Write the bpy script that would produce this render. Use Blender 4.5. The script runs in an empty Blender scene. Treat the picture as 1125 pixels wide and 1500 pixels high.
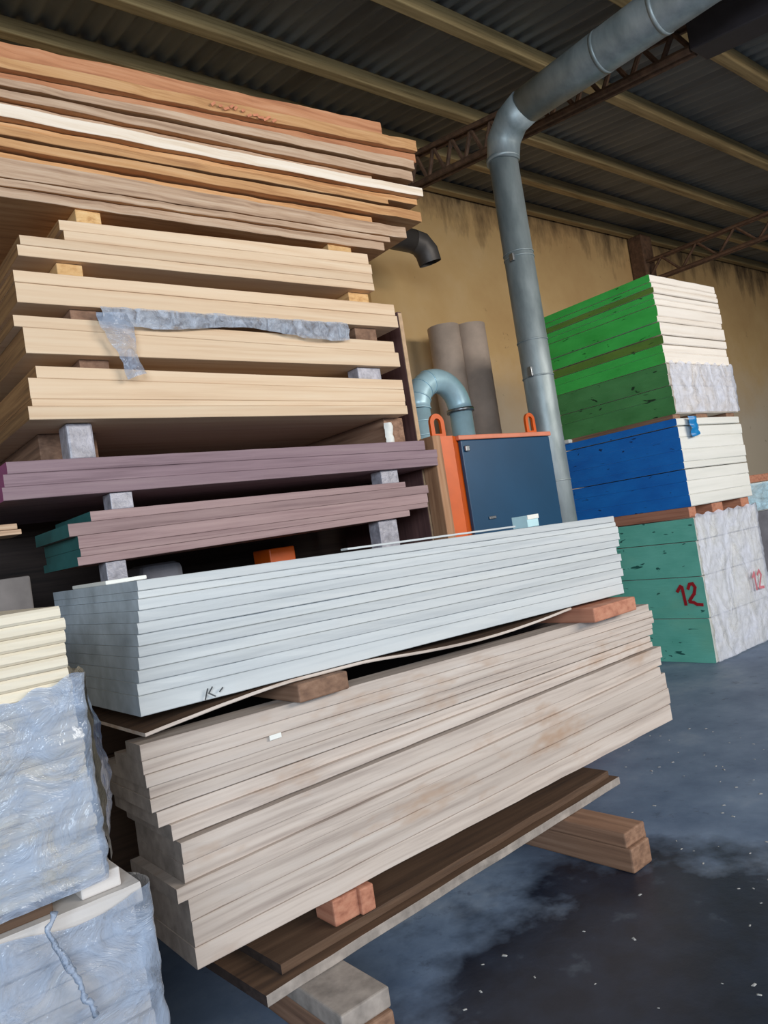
import bpy, bmesh, math, random
from mathutils import Vector, Matrix
random.seed(11)
scene = bpy.context.scene
COL = scene.collection

# ------------------------------------------------------------------ camera frame (world is metres, z up)
FPX = 1099.645
RGT = Vector((0.76909, -0.62090, -0.15129))
DWN = Vector((-0.09499, 0.12304, -0.98784))
FWD = Vector((0.63204, 0.77420, 0.03579))
EYE = Vector((0, 0, 1.5))

def ray(u, v):
    return RGT * ((u - 562.5) / FPX) + DWN * ((v - 750) / FPX) + FWD
def on_y(u, v, y):
    d = ray(u, v); return EYE + d * (y / d.y)
def on_x(u, v, x):
    d = ray(u, v); return EYE + d * (x / d.x)

cam_d = bpy.data.cameras.new('camera')
cam = bpy.data.objects.new('camera', cam_d)
COL.objects.link(cam)
cam_d.sensor_fit = 'VERTICAL'; cam_d.sensor_height = 36; cam_d.lens = 36 * FPX / 1500
cam_d.clip_start = 0.02
m = Matrix((RGT, -DWN, -FWD)).transposed().to_4x4()
m.translation = EYE
cam.matrix_world = m
scene.camera = cam

# ------------------------------------------------------------------ materials
def srgb(r, g, b):
    f = lambda c: (c / 255 / 12.92) if c / 255 <= 0.04045 else ((c / 255 + 0.055) / 1.055) ** 2.4
    return (f(r), f(g), f(b), 1)

class NT:
    def __init__(self, name):
        self.m = bpy.data.materials.new(name); self.m.use_nodes = True
        self.t = self.m.node_tree; self.n = self.t.nodes
        self.b = self.n['Principled BSDF']; self.out = self.n['Material Output']
    def node(self, typ, **kw):
        nd = self.n.new(typ)
        for k, v in kw.items():
            if k in nd.inputs: nd.inputs[k].default_value = v
            else: setattr(nd, k, v)
        return nd
    def link(self, a, b): self.t.links.new(a, b)
    def noise(self, scale, detail=4, rough=0.55, stretch=(1, 1, 1), coord='world', dist=0):
        if coord == 'world': src = self.node('ShaderNodeNewGeometry').outputs['Position']
        else: src = self.node('ShaderNodeTexCoord').outputs['Object']
        mp = self.node('ShaderNodeMapping'); mp.inputs['Scale'].default_value = stretch
        self.link(src, mp.inputs['Vector'])
        nz = self.node('ShaderNodeTexNoise'); nz.inputs['Scale'].default_value = scale
        nz.inputs['Detail'].default_value = detail; nz.inputs['Roughness'].default_value = rough
        nz.inputs['Distortion'].default_value = dist
        self.link(mp.outputs['Vector'], nz.inputs['Vector'])
        return nz.outputs['Fac']
    def ramp(self, fac, stops):
        r = self.node('ShaderNodeValToRGB')
        while len(r.color_ramp.elements) < len(stops): r.color_ramp.elements.new(0.5)
        for e, (p, c) in zip(r.color_ramp.elements, stops):
            e.position = p; e.color = c if len(c) == 4 else (*c, 1)
        self.link(fac, r.inputs['Fac']); return r.outputs['Color']
    def mix(self, fac, a, b, mode='MIX'):
        x = self.node('ShaderNodeMix', data_type='RGBA', blend_type=mode)
        for s, k in ((fac, 0), (a, 6), (b, 7)):
            if isinstance(s, (int, float, tuple)): x.inputs[k].default_value = s
            else: self.link(s, x.inputs[k])
        return x.outputs[2]
    def col(self, c):
        if isinstance(c, tuple): self.b.inputs['Base Color'].default_value = c
        else: self.link(c, self.b.inputs['Base Color'])
    def bump(self, fac, strength=0.3, dist=0.01):
        bp = self.node('ShaderNodeBump'); bp.inputs['Strength'].default_value = strength
        bp.inputs['Distance'].default_value = dist
        self.link(fac, bp.inputs['Height']); self.link(bp.outputs['Normal'], self.b.inputs['Normal'])
    def rand(self): return self.node('ShaderNodeObjectInfo').outputs['Random']

BW = lambda a: (a, a, a, 1)
def mul(c, k): return (c[0] * k, c[1] * k, c[2] * k, 1)

def wood(name, dark, mid, light, along='x', grain=26, rough=0.75, vary=0.25, stain=None):
    """lengthwise grain in the object's own coordinates, each board a slightly different tone"""
    t = NT(name)
    st = {'x': (0.05, 1, 1.6), 'y': (1, 0.05, 1.6), 'z': (1, 1, 0.05)}[along]
    f1 = t.noise(grain, 6, 0.6, st)
    c = t.ramp(f1, [(0.3, dark), (0.5, mid), (0.72, light)])
    f2 = t.noise(2.2, 3, 0.6, (0.5, 1, 1))
    c = t.mix(t.ramp(f2, [(0.35, BW(0.0)), (0.7, BW(0.55))]), c, mid)
    v = t.ramp(t.rand(), [(0.0, BW(1 - vary)), (1.0, BW(1 + vary * 0.25))])
    c = t.mix(1.0, c, v, 'MULTIPLY')
    if stain:
        f3 = t.noise(5, 4, 0.7, (0.35, 1, 1))
        c = t.mix(t.ramp(f3, [(0.55, BW(0)), (0.72, BW(0.8))]), c, stain)
    t.col(c); t.b.inputs['Roughness'].default_value = rough
    t.bump(f1, 0.25, 0.004)
    return t.m

def plain(name, c, rough=0.6, metal=0, nz=None, vary=0.25, bump=0.0):
    t = NT(name)
    f = t.noise(nz or 6, 4, 0.6)
    t.col(t.ramp(f, [(0.3, mul(c, 1 - vary)), (0.7, mul(c, 1 + vary * 0.4))]))
    t.b.inputs['Roughness'].default_value = rough; t.b.inputs['Metallic'].default_value = metal
    if bump: t.bump(f, bump, 0.01)
    return t.m

def painted(name, c, c2, pit, stripe=None):
    """sprayed plywood side: pits and knife voids lying along the sheet (y)"""
    t = NT(name)
    f = t.noise(5, 4, 0.6, (1, 0.5, 1.2))
    cc = t.ramp(f, [(0.3, c2), (0.65, c)])
    v = t.noise(17, 2, 0.5, (1, 0.45, 1.5), dist=0.6)
    pits = t.ramp(v, [(0.685, BW(0)), (0.72, BW(1))])
    cc = t.mix(pits, cc, pit)
    if stripe: 
        f3 = t.noise(2.4, 3, 0.6, (1, 0.4, 1))
        cc = t.mix(t.ramp(f3, [(0.55, BW(0)), (0.75, BW(0.6))]), cc, stripe)
    t.col(cc); t.b.inputs['Roughness'].default_value = 0.6
    t.bump(t.noise(30, 4, 0.6, (1, 0.3, 2)), 0.35, 0.006)
    return t.m

def film_mat(name, tint, alpha, rough=0.12, streak=(0.25, 1, 1), sc=14):
    """stretch film: partly see-through milky sheet with creases that catch the light"""
    t = NT(name)
    t.n.remove(t.b)
    f = t.noise(sc, 5, 0.65, streak, dist=1.2)
    bp = t.node('ShaderNodeBump'); bp.inputs['Strength'].default_value = 0.9; bp.inputs['Distance'].default_value = 0.02
    t.link(f, bp.inputs['Height'])
    tr = t.node('ShaderNodeBsdfTransparent')
    df = t.node('ShaderNodeBsdfDiffuse'); df.inputs['Color'].default_value = tint
    gl = t.node('ShaderNodeBsdfGlossy'); gl.inputs['Roughness'].default_value = rough
    gl.inputs['Color'].default_value = (0.9, 0.95, 1, 1)
    t.link(bp.outputs['Normal'], gl.inputs['Normal']); t.link(bp.outputs['Normal'], df.inputs['Normal'])
    m1 = t.node('ShaderNodeMixShader')
    t.link(t.ramp(f, [(0.35, BW(alpha * 0.5)), (0.65, BW(min(1, alpha * 1.3)))]), m1.inputs[0])
    t.link(tr.outputs[0], m1.inputs[1]); t.link(df.outputs[0], m1.inputs[2])
    fr = t.node('ShaderNodeLayerWeight'); fr.inputs['Blend'].default_value = 0.28
    t.link(bp.outputs['Normal'], fr.inputs['Normal'])
    m2 = t.node('ShaderNodeMixShader')
    t.link(fr.outputs['Fresnel'], m2.inputs[0]); t.link(m1.outputs[0], m2.inputs[1]); t.link(gl.outputs[0], m2.inputs[2])
    t.link(m2.outputs[0], t.out.inputs['Surface'])
    return t.m

M = {}
M['lumber'] = wood('orange_pine', srgb(158, 104, 62), srgb(212, 160, 108), srgb(232, 190, 142), vary=0.18)
M['lumber_grey'] = wood('greyed_pine', srgb(140, 108, 84), srgb(196, 164, 136), srgb(222, 198, 172), vary=0.15)
M['lumber_red'] = wood('reddish_pine', srgb(150, 92, 62), srgb(196, 136, 96), srgb(212, 160, 122), vary=0.12)
M['lumber_white'] = wood('fresh_pale_pine', srgb(222, 198, 168), srgb(242, 226, 206), srgb(250, 240, 226), vary=0.05)
M['pine'] = wood('cream_panel', srgb(210, 176, 142), srgb(226, 198, 166), srgb(234, 212, 184), grain=18, vary=0.1)
M['panel_end'] = wood('panel_end_grain', srgb(92, 62, 36), srgb(150, 108, 66), srgb(186, 142, 92), along='y', grain=34, vary=0.3)
M['purple'] = wood('mauve_panel', srgb(110, 88, 96), srgb(146, 122, 130), srgb(160, 138, 142), vary=0.12)
M['mauve'] = wood('brown_mauve_panel', srgb(122, 96, 98), srgb(160, 134, 134), srgb(178, 152, 150), vary=0.14)
M['magenta'] = plain('magenta_paint', srgb(150, 70, 120), 0.6)
M['tealpaint'] = plain('dark_teal_paint', srgb(40, 108, 108), 0.6)
M['white'] = wood('white_panel', srgb(178, 183, 186), srgb(200, 204, 205), srgb(210, 212, 211), grain=14, vary=0.13)
M['white_end'] = plain('grey_white_end', srgb(170, 182, 192), 0.7, nz=7, vary=0.35)
M['weather'] = wood('weathered_panel', srgb(160, 145, 136), srgb(200, 186, 175), srgb(212, 201, 192), grain=22, vary=0.12, stain=srgb(172, 142, 118))
M['weather_end'] = plain('weathered_end', srgb(158, 148, 140), 0.8, nz=14, vary=0.4)
M['strip'] = wood('cream_strip', srgb(204, 192, 168), srgb(224, 212, 190), srgb(232, 224, 204), grain=14, vary=0.1)
M['strip_low'] = wood('grey_cream_strip', srgb(182, 176, 172), srgb(206, 200, 196), srgb(220, 214, 208), grain=14, vary=0.14)
M['spacer'] = wood('pine_spacer', srgb(186, 136, 82), srgb(222, 178, 120), srgb(234, 198, 146), along='y', vary=0.15)
M['spacer_dark'] = wood('worn_spacer', srgb(96, 70, 56), srgb(140, 106, 84), srgb(168, 134, 110), along='y', vary=0.2)
M['spacer_red'] = wood('red_brown_spacer', srgb(140, 84, 64), srgb(184, 124, 98), srgb(200, 146, 118), along='y', vary=0.15)
M['spacer_grey'] = plain('film_wrapped_spacer', srgb(168, 166, 176), 0.35, nz=25, vary=0.4, bump=0.5)
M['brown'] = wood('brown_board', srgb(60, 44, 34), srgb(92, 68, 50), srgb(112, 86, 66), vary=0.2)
M['brownface'] = wood('brown_board_upright', srgb(128, 88, 62), srgb(176, 132, 98), srgb(196, 156, 124), along='z', vary=0.1)
M['maroon'] = wood('maroon_board', srgb(72, 48, 48), srgb(98, 68, 66), srgb(120, 88, 84), along='z', vary=0.1)
M['pale_edge'] = plain('pale_board_edge', srgb(196, 164, 130), 0.7, nz=20)
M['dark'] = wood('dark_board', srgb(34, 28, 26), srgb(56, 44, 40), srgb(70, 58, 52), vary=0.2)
M['cream'] = wood('ivory_plywood_edge', srgb(226, 214, 200), srgb(240, 232, 222), srgb(246, 240, 232), grain=16, vary=0.05)
M['creamB'] = wood('white_plywood_edge', srgb(214, 216, 210), srgb(230, 230, 224), srgb(238, 238, 234), grain=10, vary=0.04)
M['green'] = painted('green_paint', srgb(72, 202, 88), srgb(58, 182, 74), srgb(14, 74, 26), srgb(84, 156, 62))
M['green_old'] = painted('dull_green_paint', srgb(84, 152, 88), srgb(66, 132, 70), srgb(24, 56, 30), srgb(92, 138, 92))
M['green_seam'] = painted('olive_green_paint', srgb(110, 142, 56), srgb(84, 130, 50), srgb(40, 80, 30))
M['blue'] = painted('blue_paint', srgb(16, 124, 214), srgb(8, 104, 194), srgb(6, 40, 92))
M['teal'] = painted('teal_paint', srgb(122, 208, 186), srgb(104, 192, 170), srgb(36, 100, 90), srgb(136, 198, 164))
M['red'] = plain('red_spray', srgb(176, 30, 40), 0.6)
M['pinkred'] = plain('faded_red_spray', srgb(206, 120, 132), 0.6)
M['redchalk'] = plain('red_chalk', srgb(212, 138, 104), 0.9, nz=30)
M['ink'] = plain('dark_pencil', srgb(70, 74, 78), 0.8)
M['film'] = film_mat('stretch_film', (0.4, 0.48, 0.62, 1), 0.55, 0.14, (0.9, 1, 1.1), 8)
M['film_white'] = film_mat('white_stretch_film', (0.78, 0.82, 0.95, 1), 0.6, 0.25, (1, 1, 0.6), 5)
M['film_grey'] = film_mat('grey_stretch_film', (0.46, 0.5, 0.58, 1), 0.8, 0.15, (1, 1, 0.5), 18)
M['film_dark'] = film_mat('dark_stretch_film', (0.05, 0.07, 0.13, 1), 1.6, 0.2, (1, 1, 0.2), 10)
M['film_blue'] = film_mat('pale_blue_film', (0.5, 0.75, 0.9, 1), 0.85, 0.2)
M['bluescrap'] = plain('blue_plastic', srgb(20, 130, 196), 0.35)
M['paper'] = plain('pale_blue_card', srgb(190, 226, 234), 0.6, vary=0.1)
M['paperw'] = plain('white_paper', srgb(236, 236, 230), 0.7, vary=0.08)
M['orange'] = plain('orange_enamel', srgb(214, 92, 20), 0.4, vary=0.12)
M['salmon'] = plain('worn_orange_enamel', srgb(222, 134, 104), 0.45, vary=0.15)
M['navy'] = plain('navy_enamel', srgb(24, 70, 102), 0.35, nz=2, vary=0.15)
M['steel'] = plain('bare_steel', srgb(150, 155, 160), 0.35, 0.9)
M['stub'] = plain('sooty_sheet_metal', srgb(84, 80, 78), 0.5, 0.4)
M['tube'] = plain('grey_brown_tube', srgb(204, 186, 172), 0.75, nz=3)
M['rust'] = plain('rusty_steel', srgb(104, 76, 56), 0.8, nz=14, vary=0.5)
M['darksteel'] = plain('dark_steel', srgb(46, 42, 46), 0.6, nz=9)
M['purlin'] = wood('grimy_purlin', srgb(112, 92, 58), srgb(160, 136, 92), srgb(184, 160, 112), vary=0.1)
M['greybox'] = plain('grey_crate_board', srgb(120, 114, 112), 0.8, vary=0.3)
M['greyboard'] = plain('grey_board', srgb(108, 108, 116), 0.8, vary=0.3)

def galvanised():
    t = NT('galvanised_duct')
    f = t.noise(7, 4, 0.6, (1, 1, 0.35))
    t.col(t.ramp(f, [(0.3, srgb(126, 138, 140)), (0.7, srgb(168, 178, 180))]))
    t.b.inputs['Metallic'].default_value = 0.4; t.b.inputs['Roughness'].default_value = 0.48
    return t.m
M['galv'] = galvanised()
M['galv_blue'] = plain('bluish_galvanised', srgb(178, 212, 224), 0.38, 0.25, vary=0.15)

def floor_mat():
    t = NT('oil_stained_concrete')
    geo = t.node('ShaderNodeNewGeometry')
    mp = t.node('ShaderNodeMapping', vector_type='POINT')
    mp.inputs['Location'].default_value = (-2.1 / 1.05, -1.55 / 0.85, 0); mp.inputs['Scale'].default_value = (1 / 1.05, 1 / 0.85, 0)
    t.link(geo.outputs['Position'], mp.inputs['Vector'])
    ln = t.node('ShaderNodeVectorMath', operation='LENGTH'); t.link(mp.outputs[0], ln.inputs[0])
    n1 = t.noise(2.6, 5, 0.6)
    ma = t.node('ShaderNodeMath', operation='MULTIPLY_ADD'); t.link(n1, ma.inputs[0]); ma.inputs[1].default_value = 1.3
    t.link(ln.outputs['Value'], ma.inputs[2])
    wet = t.ramp(ma.outputs[0], [(0.0, BW(1)), (1.0, BW(0))])
    rr = [n for n in t.n if n.type == 'VALTORGB'][-1]
    mr = t.node('ShaderNodeMapRange'); mr.inputs['From Min'].default_value = 1.3; mr.inputs['From Max'].default_value = 1.62
    mr.inputs['To Min'].default_value = 1; mr.inputs['To Max'].default_value = 0
    t.link(ma.outputs[0], mr.inputs['Value'])
    base = t.ramp(t.noise(1.7, 6, 0.65), [(0.3, srgb(84, 102, 128)), (0.55, srgb(114, 132, 156)), (0.75, srgb(144, 156, 172))])
    sp = t.ramp(t.noise(9, 5, 0.7), [(0.6, BW(0)), (0.7, BW(0.55))])
    base = t.mix(sp, base, srgb(64, 70, 86))
    dark = t.ramp(t.noise(6, 5, 0.6), [(0.4, srgb(24, 30, 44)), (0.62, srgb(32, 41, 58)), (0.76, srgb(70, 80, 92))])
    c = t.mix(mr.outputs[0], base, dark)
    t.col(c)
    r = t.node('ShaderNodeMapRange'); r.inputs['To Min'].default_value = 0.6; r.inputs['To Max'].default_value = 0.42
    t.link(mr.outputs[0], r.inputs['Value']); t.link(r.outputs[0], t.b.inputs['Roughness'])
    t.bump(t.noise(20, 5, 0.6), 0.25, 0.006)
    return t.m

def wall_mat():
    t = NT('ochre_limewash')
    f = t.noise(0.5, 5, 0.6)
    c = t.ramp(f, [(0.3, srgb(184, 146, 96)), (0.55, srgb(202, 168, 116)), (0.75, srgb(212, 184, 140))])
    geo = t.node('ShaderNodeNewGeometry'); sx = t.node('ShaderNodeSeparateXYZ')
    t.link(geo.outputs['Position'], sx.inputs[0])
    n = t.noise(0.8, 5, 0.65)
    # bare whitewashed lower band, ragged edge
    a = t.node('ShaderNodeMath', operation='MULTIPLY_ADD'); t.link(n, a.inputs[0]); a.inputs[1].default_value = 1.6
    t.link(sx.outputs['Z'], a.inputs[2])
    mr = t.node('ShaderNodeMapRange'); mr.inputs['From Min'].default_value = 3.4; mr.inputs['From Max'].default_value = 4.6
    mr.inputs['To Min'].default_value = 1; mr.inputs['To Max'].default_value = 0
    t.link(a.outputs[0], mr.inputs['Value'])
    c = t.mix(mr.outputs[0], c, srgb(206, 192, 170))
    # damp stains running down from the eaves
    d = t.node('ShaderNodeMath', operation='MULTIPLY_ADD'); t.link(t.noise(2.2, 5, 0.7, (1, 1, 0.35)), d.inputs[0]); d.inputs[1].default_value = 2.2
    t.link(sx.outputs['Z'], d.inputs[2])
    mr2 = t.node('ShaderNodeMapRange'); mr2.inputs['From Min'].default_value = 6.45; mr2.inputs['From Max'].default_value = 7.1
    t.link(d.outputs[0], mr2.inputs['Value'])
    c = t.mix(mr2.outputs[0], c, srgb(84, 66, 44))
    ck = t.ramp(t.noise(5, 6, 0.75, dist=1.5), [(0.66, BW(0)), (0.70, BW(0.5))])
    c = t.mix(ck, c, srgb(110, 84, 54))
    t.col(c); t.b.inputs['Roughness'].default_value = 0.9
    t.bump(t.noise(9, 5, 0.6), 0.3, 0.01)
    return t.m

def roof_mat():
    t = NT('corrugated_sheet_underside')
    f = t.noise(1.2, 4, 0.6, (2.5, 0.3, 1))
    t.col(t.ramp(f, [(0.3, srgb(92, 92, 88)), (0.55, srgb(120, 122, 118)), (0.75, srgb(134, 134, 126))]))
    t.b.inputs['Roughness'].default_value = 0.65; t.b.inputs['Metallic'].default_value = 0.2
    return t.m

# ------------------------------------------------------------------ building helpers
def mesh_obj(name, verts, faces, mats, parent=None, fmat=None, smooth=False, loc=None, recalc=True):
    me = bpy.data.meshes.new(name)
    if loc is not None:
        loc = Vector(loc); verts = [Vector(v) - loc for v in verts]
    me.from_pydata([tuple(v) for v in verts], [], faces)
    for mm in (mats if isinstance(mats, (list, tuple)) else [mats]): me.materials.append(mm)
    if fmat: me.polygons.foreach_set('material_index', fmat)
    if smooth: me.polygons.foreach_set('use_smooth', [True] * len(me.polygons))
    if recalc:
        bm = bmesh.new(); bm.from_mesh(me); bmesh.ops.recalc_face_normals(bm, faces=bm.faces); bm.to_mesh(me); bm.free()
    o = bpy.data.objects.new(name, me); COL.objects.link(o)
    if loc is not None: o.location = loc
    if parent: o.parent = parent
    return o

def tag(o, label, cat, group=None):
    o['label'] = label; o['category'] = cat
    if group: o['group'] = group
    return o
def struct(o, label=None):
    o['kind'] = 'structure'
    if label: o['label'] = label
    return o
def empty(name, loc, label, cat, group=None):
    e = bpy.data.objects.new(name, None); COL.objects.link(e); e.location = loc
    e.empty_display_size = 0.1
    return tag(e, label, cat, group)

def part(o, parent):
    """hang a mesh under its thing, keeping it where it stands"""
    o.parent = parent
    o.location = o.location - parent.location
    return o

def box_geo(x0, x1, y0, y1, z0, z1, ch=0.004):
    """box with chamfered edges: 24 verts"""
    bm = bmesh.new()
    bmesh.ops.create_cube(bm, size=1)
    for v in bm.verts:
        v.co = Vector(((x0 + x1) / 2 + v.co.x * (x1 - x0), (y0 + y1) / 2 + v.co.y * (y1 - y0), (z0 + z1) / 2 + v.co.z * (z1 - z0)))
    ch = min(ch, 0.3 * min(x1 - x0, y1 - y0, z1 - z0))
    if ch > 0: bmesh.ops.bevel(bm, geom=list(bm.edges), offset=ch, segments=2, affect='EDGES', profile=0.5)
    bm.verts.ensure_lookup_table()
    V = [v.co.copy() for v in bm.verts]; bm.verts.index_update(); F = [[v.index for v in f.verts] for f in bm.faces]
    bm.free(); return V, F

def box(name, x0, x1, y0, y1, z0, z1, mat, ch=0.004, rot=0, parent=None):
    V, F = box_geo(x0, x1, y0, y1, z0, z1, ch)
    c = Vector(((x0 + x1) / 2, (y0 + y1) / 2, z0))
    o = mesh_obj(name, V, F, mat, None, loc=c)
    if rot: o.rotation_euler.z = rot
    if parent: part(o, parent)
    return o

def sheet(name, x0, x1, y0, y1, zb, zt, mats, nx=14, rag=0.002, bow=0.0, ch=0.0022, endskew=0.0):
    """a board or panel along x: rounded long edges, slightly ragged, following the pile's line zb(x), zt(x).
       mats = [long edge, broad face, left end, right end]"""
    th = zt((x0 + x1) / 2) - zb((x0 + x1) / 2)
    c = min(ch, th * 0.3)
    V, F, FM = [], [], []
    rings = []
    for i in range(nx + 1):
        s = i / nx; x = x0 + (x1 - x0) * s
        b, t = zb(x), zt(x)
        w = bow * math.sin(math.pi * s) + random.uniform(-rag, rag)
        dx = endskew if i in (0, nx) else 0
        ya, yb = y0 + w, y1
        prof = [(ya + c, b), (yb - c, b), (yb, b + c), (yb, t - c), (yb - c, t), (ya + c, t), (ya, t - c), (ya + random.uniform(-rag, rag) * .6, (b + t) / 2), (ya, b + c)]
        rings.append(range(len(V), len(V) + 9))
        V += [Vector((x + (dx * (p[0] - ya)), p[0], p[1])) for p in prof]
    for i in range(nx):
        a, b_ = rings[i], rings[i + 1]
        for k in range(9):
            k2 = (k + 1) % 9
            F.append([a[k], a[k2], b_[k2], b_[k]])
            FM.append(1 if k in (0, 4) else 0)
    F.append(list(rings[0])); FM.append(2)
    F.append(list(rings[-1])[::-1]); FM.append(3)
    if len(mats) == 1: mats = mats * 4
    loc = Vector(((x0 + x1) / 2, (y0 + y1) / 2, min(zb(x0), zb(x1))))
    return mesh_obj(name, V, F, mats, None, FM, loc=loc)

ORD = ['top', 'second', 'third', 'fourth', 'fifth', 'sixth', 'seventh', 'eighth', 'ninth', 'tenth', 'eleventh', 'twelfth',
       'thirteenth', 'fourteenth', 'fifteenth', 'sixteenth', 'seventeenth', 'eighteenth', 'nineteenth', 'twentieth', 'twenty-first', 'twenty-second']

def line(u0, v0, u1, v1, y):
    a, b = on_y(u0, v0, y), on_y(u1, v1, y)
    k = (b.z - a.z) / (b.x - a.x)
    return lambda x, a=a, k=k: a.z + k * (x - a.x)
def xat(u, v, y): return on_y(u, v, y).x
GAP = 0.0008

def tube_geo(path, rad, n=24, cap=True):
    """tube along a path of points; rad is a number or a list"""
    path = [Vector(p) for p in path]; V, F = [], []
    R = rad if isinstance(rad, (list, tuple)) else [rad] * len(path)
    up = Vector((0, 0, 1)); prev = None
    for i, p in enumerate(path):
        d = (path[min(i + 1, len(path) - 1)] - path[max(i - 1, 0)]).normalized()
        if prev is None:
            ref = up if abs(d.dot(up)) < 0.9 else Vector((1, 0, 0))
            a = d.cross(ref).normalized()
        else:
            a = (prev - d * prev.dot(d)).normalized()
        prev = a; b = d.cross(a)
        for k in range(n):
            t = 2 * math.pi * k / n
            V.append(p + (a * math.cos(t) + b * math.sin(t)) * R[i])
    for i in range(len(path) - 1):
        for k in range(n):
            F.append([i * n + k, i * n + (k + 1) % n, (i + 1) * n + (k + 1) % n, (i + 1) * n + k])
    if cap:
        F.append(list(range(n))); F.append(list(range(len(V) - n, len(V))))
    return V, F
def tube(name, path, rad, mat, parent=None, n=24, cap=True, loc=None):
    V, F = tube_geo(path, rad, n, cap)
    o = mesh_obj(name, V, F, mat, None, smooth=True, loc=loc if loc is not None else path[0])
    if parent: part(o, parent)
    if cap:
        for p in o.data.polygons:
            if len(p.vertices) > 4: p.use_smooth = False
    return o

def ribbon(name, strokes, plane, wid, mat, parent=None, loc=None, th=0.0015):
    """paint strokes: flat bars along polylines. plane(a, b) maps stroke coords to the surface"""
    V, F = [], []
    q = 0
    for st in strokes:
        for (a0, b0), (a1, b1) in zip(st[:-1], st[1:]):
            dx, dy = a1 - a0, b1 - b0; L = math.hypot(dx, dy) or 1; ex, ey = dx / L, dy / L
            nx_, ny_ = -ey * wid / 2, ex * wid / 2
            a0_, b0_, a1_, b1_ = a0 - ex * wid * .3, b0 - ey * wid * .3, a1 + ex * wid * .3, b1 + ey * wid * .3
            q += 1
            for off in (q * 0.00006, th + q * 0.00006):
                V += [plane(a0_ + nx_, b0_ + ny_, off), plane(a1_ + nx_, b1_ + ny_, off), plane(a1_ - nx_, b1_ - ny_, off), plane(a0_ - nx_, b0_ - ny_, off)]
            k = len(V) - 8
            F += [[k, k + 1, k + 2, k + 3], [k + 4, k + 5, k + 6, k + 7]] + [[k + i, k + (i + 1) % 4, k + 4 + (i + 1) % 4, k + 4 + i] for i in range(4)]
    o = mesh_obj(name, V, F, mat, None, loc=loc or V[0])
    if parent: part(o, parent)
    return o

def film_grid(name, fn, nu, nv, mat, amp, normal, seed=0, parent=None):
    """a creased sheet: fn(s, t) -> point, pushed along normal(s, t) by crease noise"""
    from mathutils import noise
    V, F = [], []
    for i in range(nu + 1):
        for j in range(nv + 1):
            s, t = i / nu, j / nv
            p = fn(s, t)
            q = Vector((p.x * 9 + seed, p.y * 9, p.z * 16))
            a = abs(noise.noise(q)) + 0.5 * abs(noise.noise(q * 2.3))
            V.append(p + normal(s, t) * (amp * a))
    for i in range(nu):
        for j in range(nv):
            k = i * (nv + 1) + j
            F.append([k, k + 1, k + nv + 2, k + nv + 1])
    nn = sum(((V[f[1]] - V[f[0]]).cross(V[f[2]] - V[f[1]]) for f in F[:len(F) // 4]), Vector())
    if nn.dot(normal(0.1, 0.5)) < 0: F = [f[::-1] for f in F]
    c = sum(V, Vector()) / len(V)
    o = mesh_obj(name, V, F, mat, None, smooth=True, loc=c, recalc=False)
    if parent: part(o, parent)
    return o

# ================================================================== THE SETTING
fl = mesh_obj('floor', [(-6, -6, 0), (24, -6, 0), (24, 7, 0), (-6, 7, 0)], [[0, 1, 2, 3]], floor_mat()); struct(fl)
RZ = lambda y: 4.96 + 0.15 * y          # roof underside
PZ = lambda y: 4.83 + 0.15 * y          # underside of the purlins
YW = 6.6
V, F = box_geo(-6, 24, YW, YW + 0.3, 0, 6.1, 0)
struct(mesh_obj('wall_back', V, F, wall_mat()))
V, F = box_geo(24, 24.2, -6, YW, 0, 6, 0)
struct(mesh_obj('wall_right', V, F, M['wallr'] if 'wallr' in M else plain('grey_plaster', srgb(150, 140, 125), 0.9)))
V, F = box_geo(-6.2, -6, -6, YW, 0, 6, 0)
struct(mesh_obj('wall_left', V, F, plain('dim_plaster', srgb(130, 118, 100), 0.9)))
# corrugated roof
V, F = [], []
pitch, n = 0.15, int(30 / 0.15 * 8)
ys = [-3.0, 1.0, 4.0, 6.6]
for i in range(n + 1):
    x = -6 + 30 * i / n
    w = 0.024 * math.sin(2 * math.pi * x / pitch)
    for y in ys: V.append((x, y, RZ(y) + 0.02 + w))
for i in range(n):
    for j in range(len(ys) - 1):
        k = i * len(ys) + j
        F.append([k, k + 1, k + len(ys) + 1, k + len(ys)])
struct(mesh_obj('ceiling', V, F, roof_mat(), smooth=True), 'corrugated metal roof underside')
for k, y in enumerate((6.46, 5.66, 4.83, 3.74, 2.75, 1.75)):
    h, w = 0.13, 0.10
    V, F = box_geo(-6, 24, y, y + w, 0, h, 0.01)
    V = [Vector((v.x, v.y, v.z + PZ(y))) for v in V]
    struct(mesh_obj('trim_%d' % (k + 1), V, F, M['purlin']), 'wooden roof purlin')

# lattice truss beside the duct: two chords and zigzag web, carried on a bracket at the wall
def truss(name, x, y0, y1, zlow, hgt, step, mat, label):
    V, F = [], []
    def bar(a, b, w):
        v, f = tube_geo([a, b], w, 6)
        k = len(V); V.extend(v); F.extend([[i + k for i in q] for q in f])
    for dx in (-0.04, 0.04):
        bar((x + dx, y0, zlow(y0)), (x + dx, y1, zlow(y1)), 0.03)
        bar((x + dx, y0, zlow(y0) + hgt(y0)), (x + dx, y1, zlow(y1) + hgt(y1)), 0.026)
    y = y0; up = False
    while y < y1 - 0.01:
        yn = min(y + step, y1)
        za, zb_ = (zlow(y), zlow(yn) + hgt(yn)) if not up else (zlow(y) + hgt(y), zlow(yn))
        bar((x, y, za), (x, yn, zb_)  , 0.021)
        up = not up; y = yn
    return struct(mesh_obj(name, V, F, mat), label)
truss('trim_8', 5.62, 2.47, 6.58, lambda y: 4.74 + 0.13 * (y - 2.47), lambda y: 0.2 + 0.04 * (y - 2.47), 0.13, M['rust'], 'rusty lattice roof truss beside the large duct')
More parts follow.
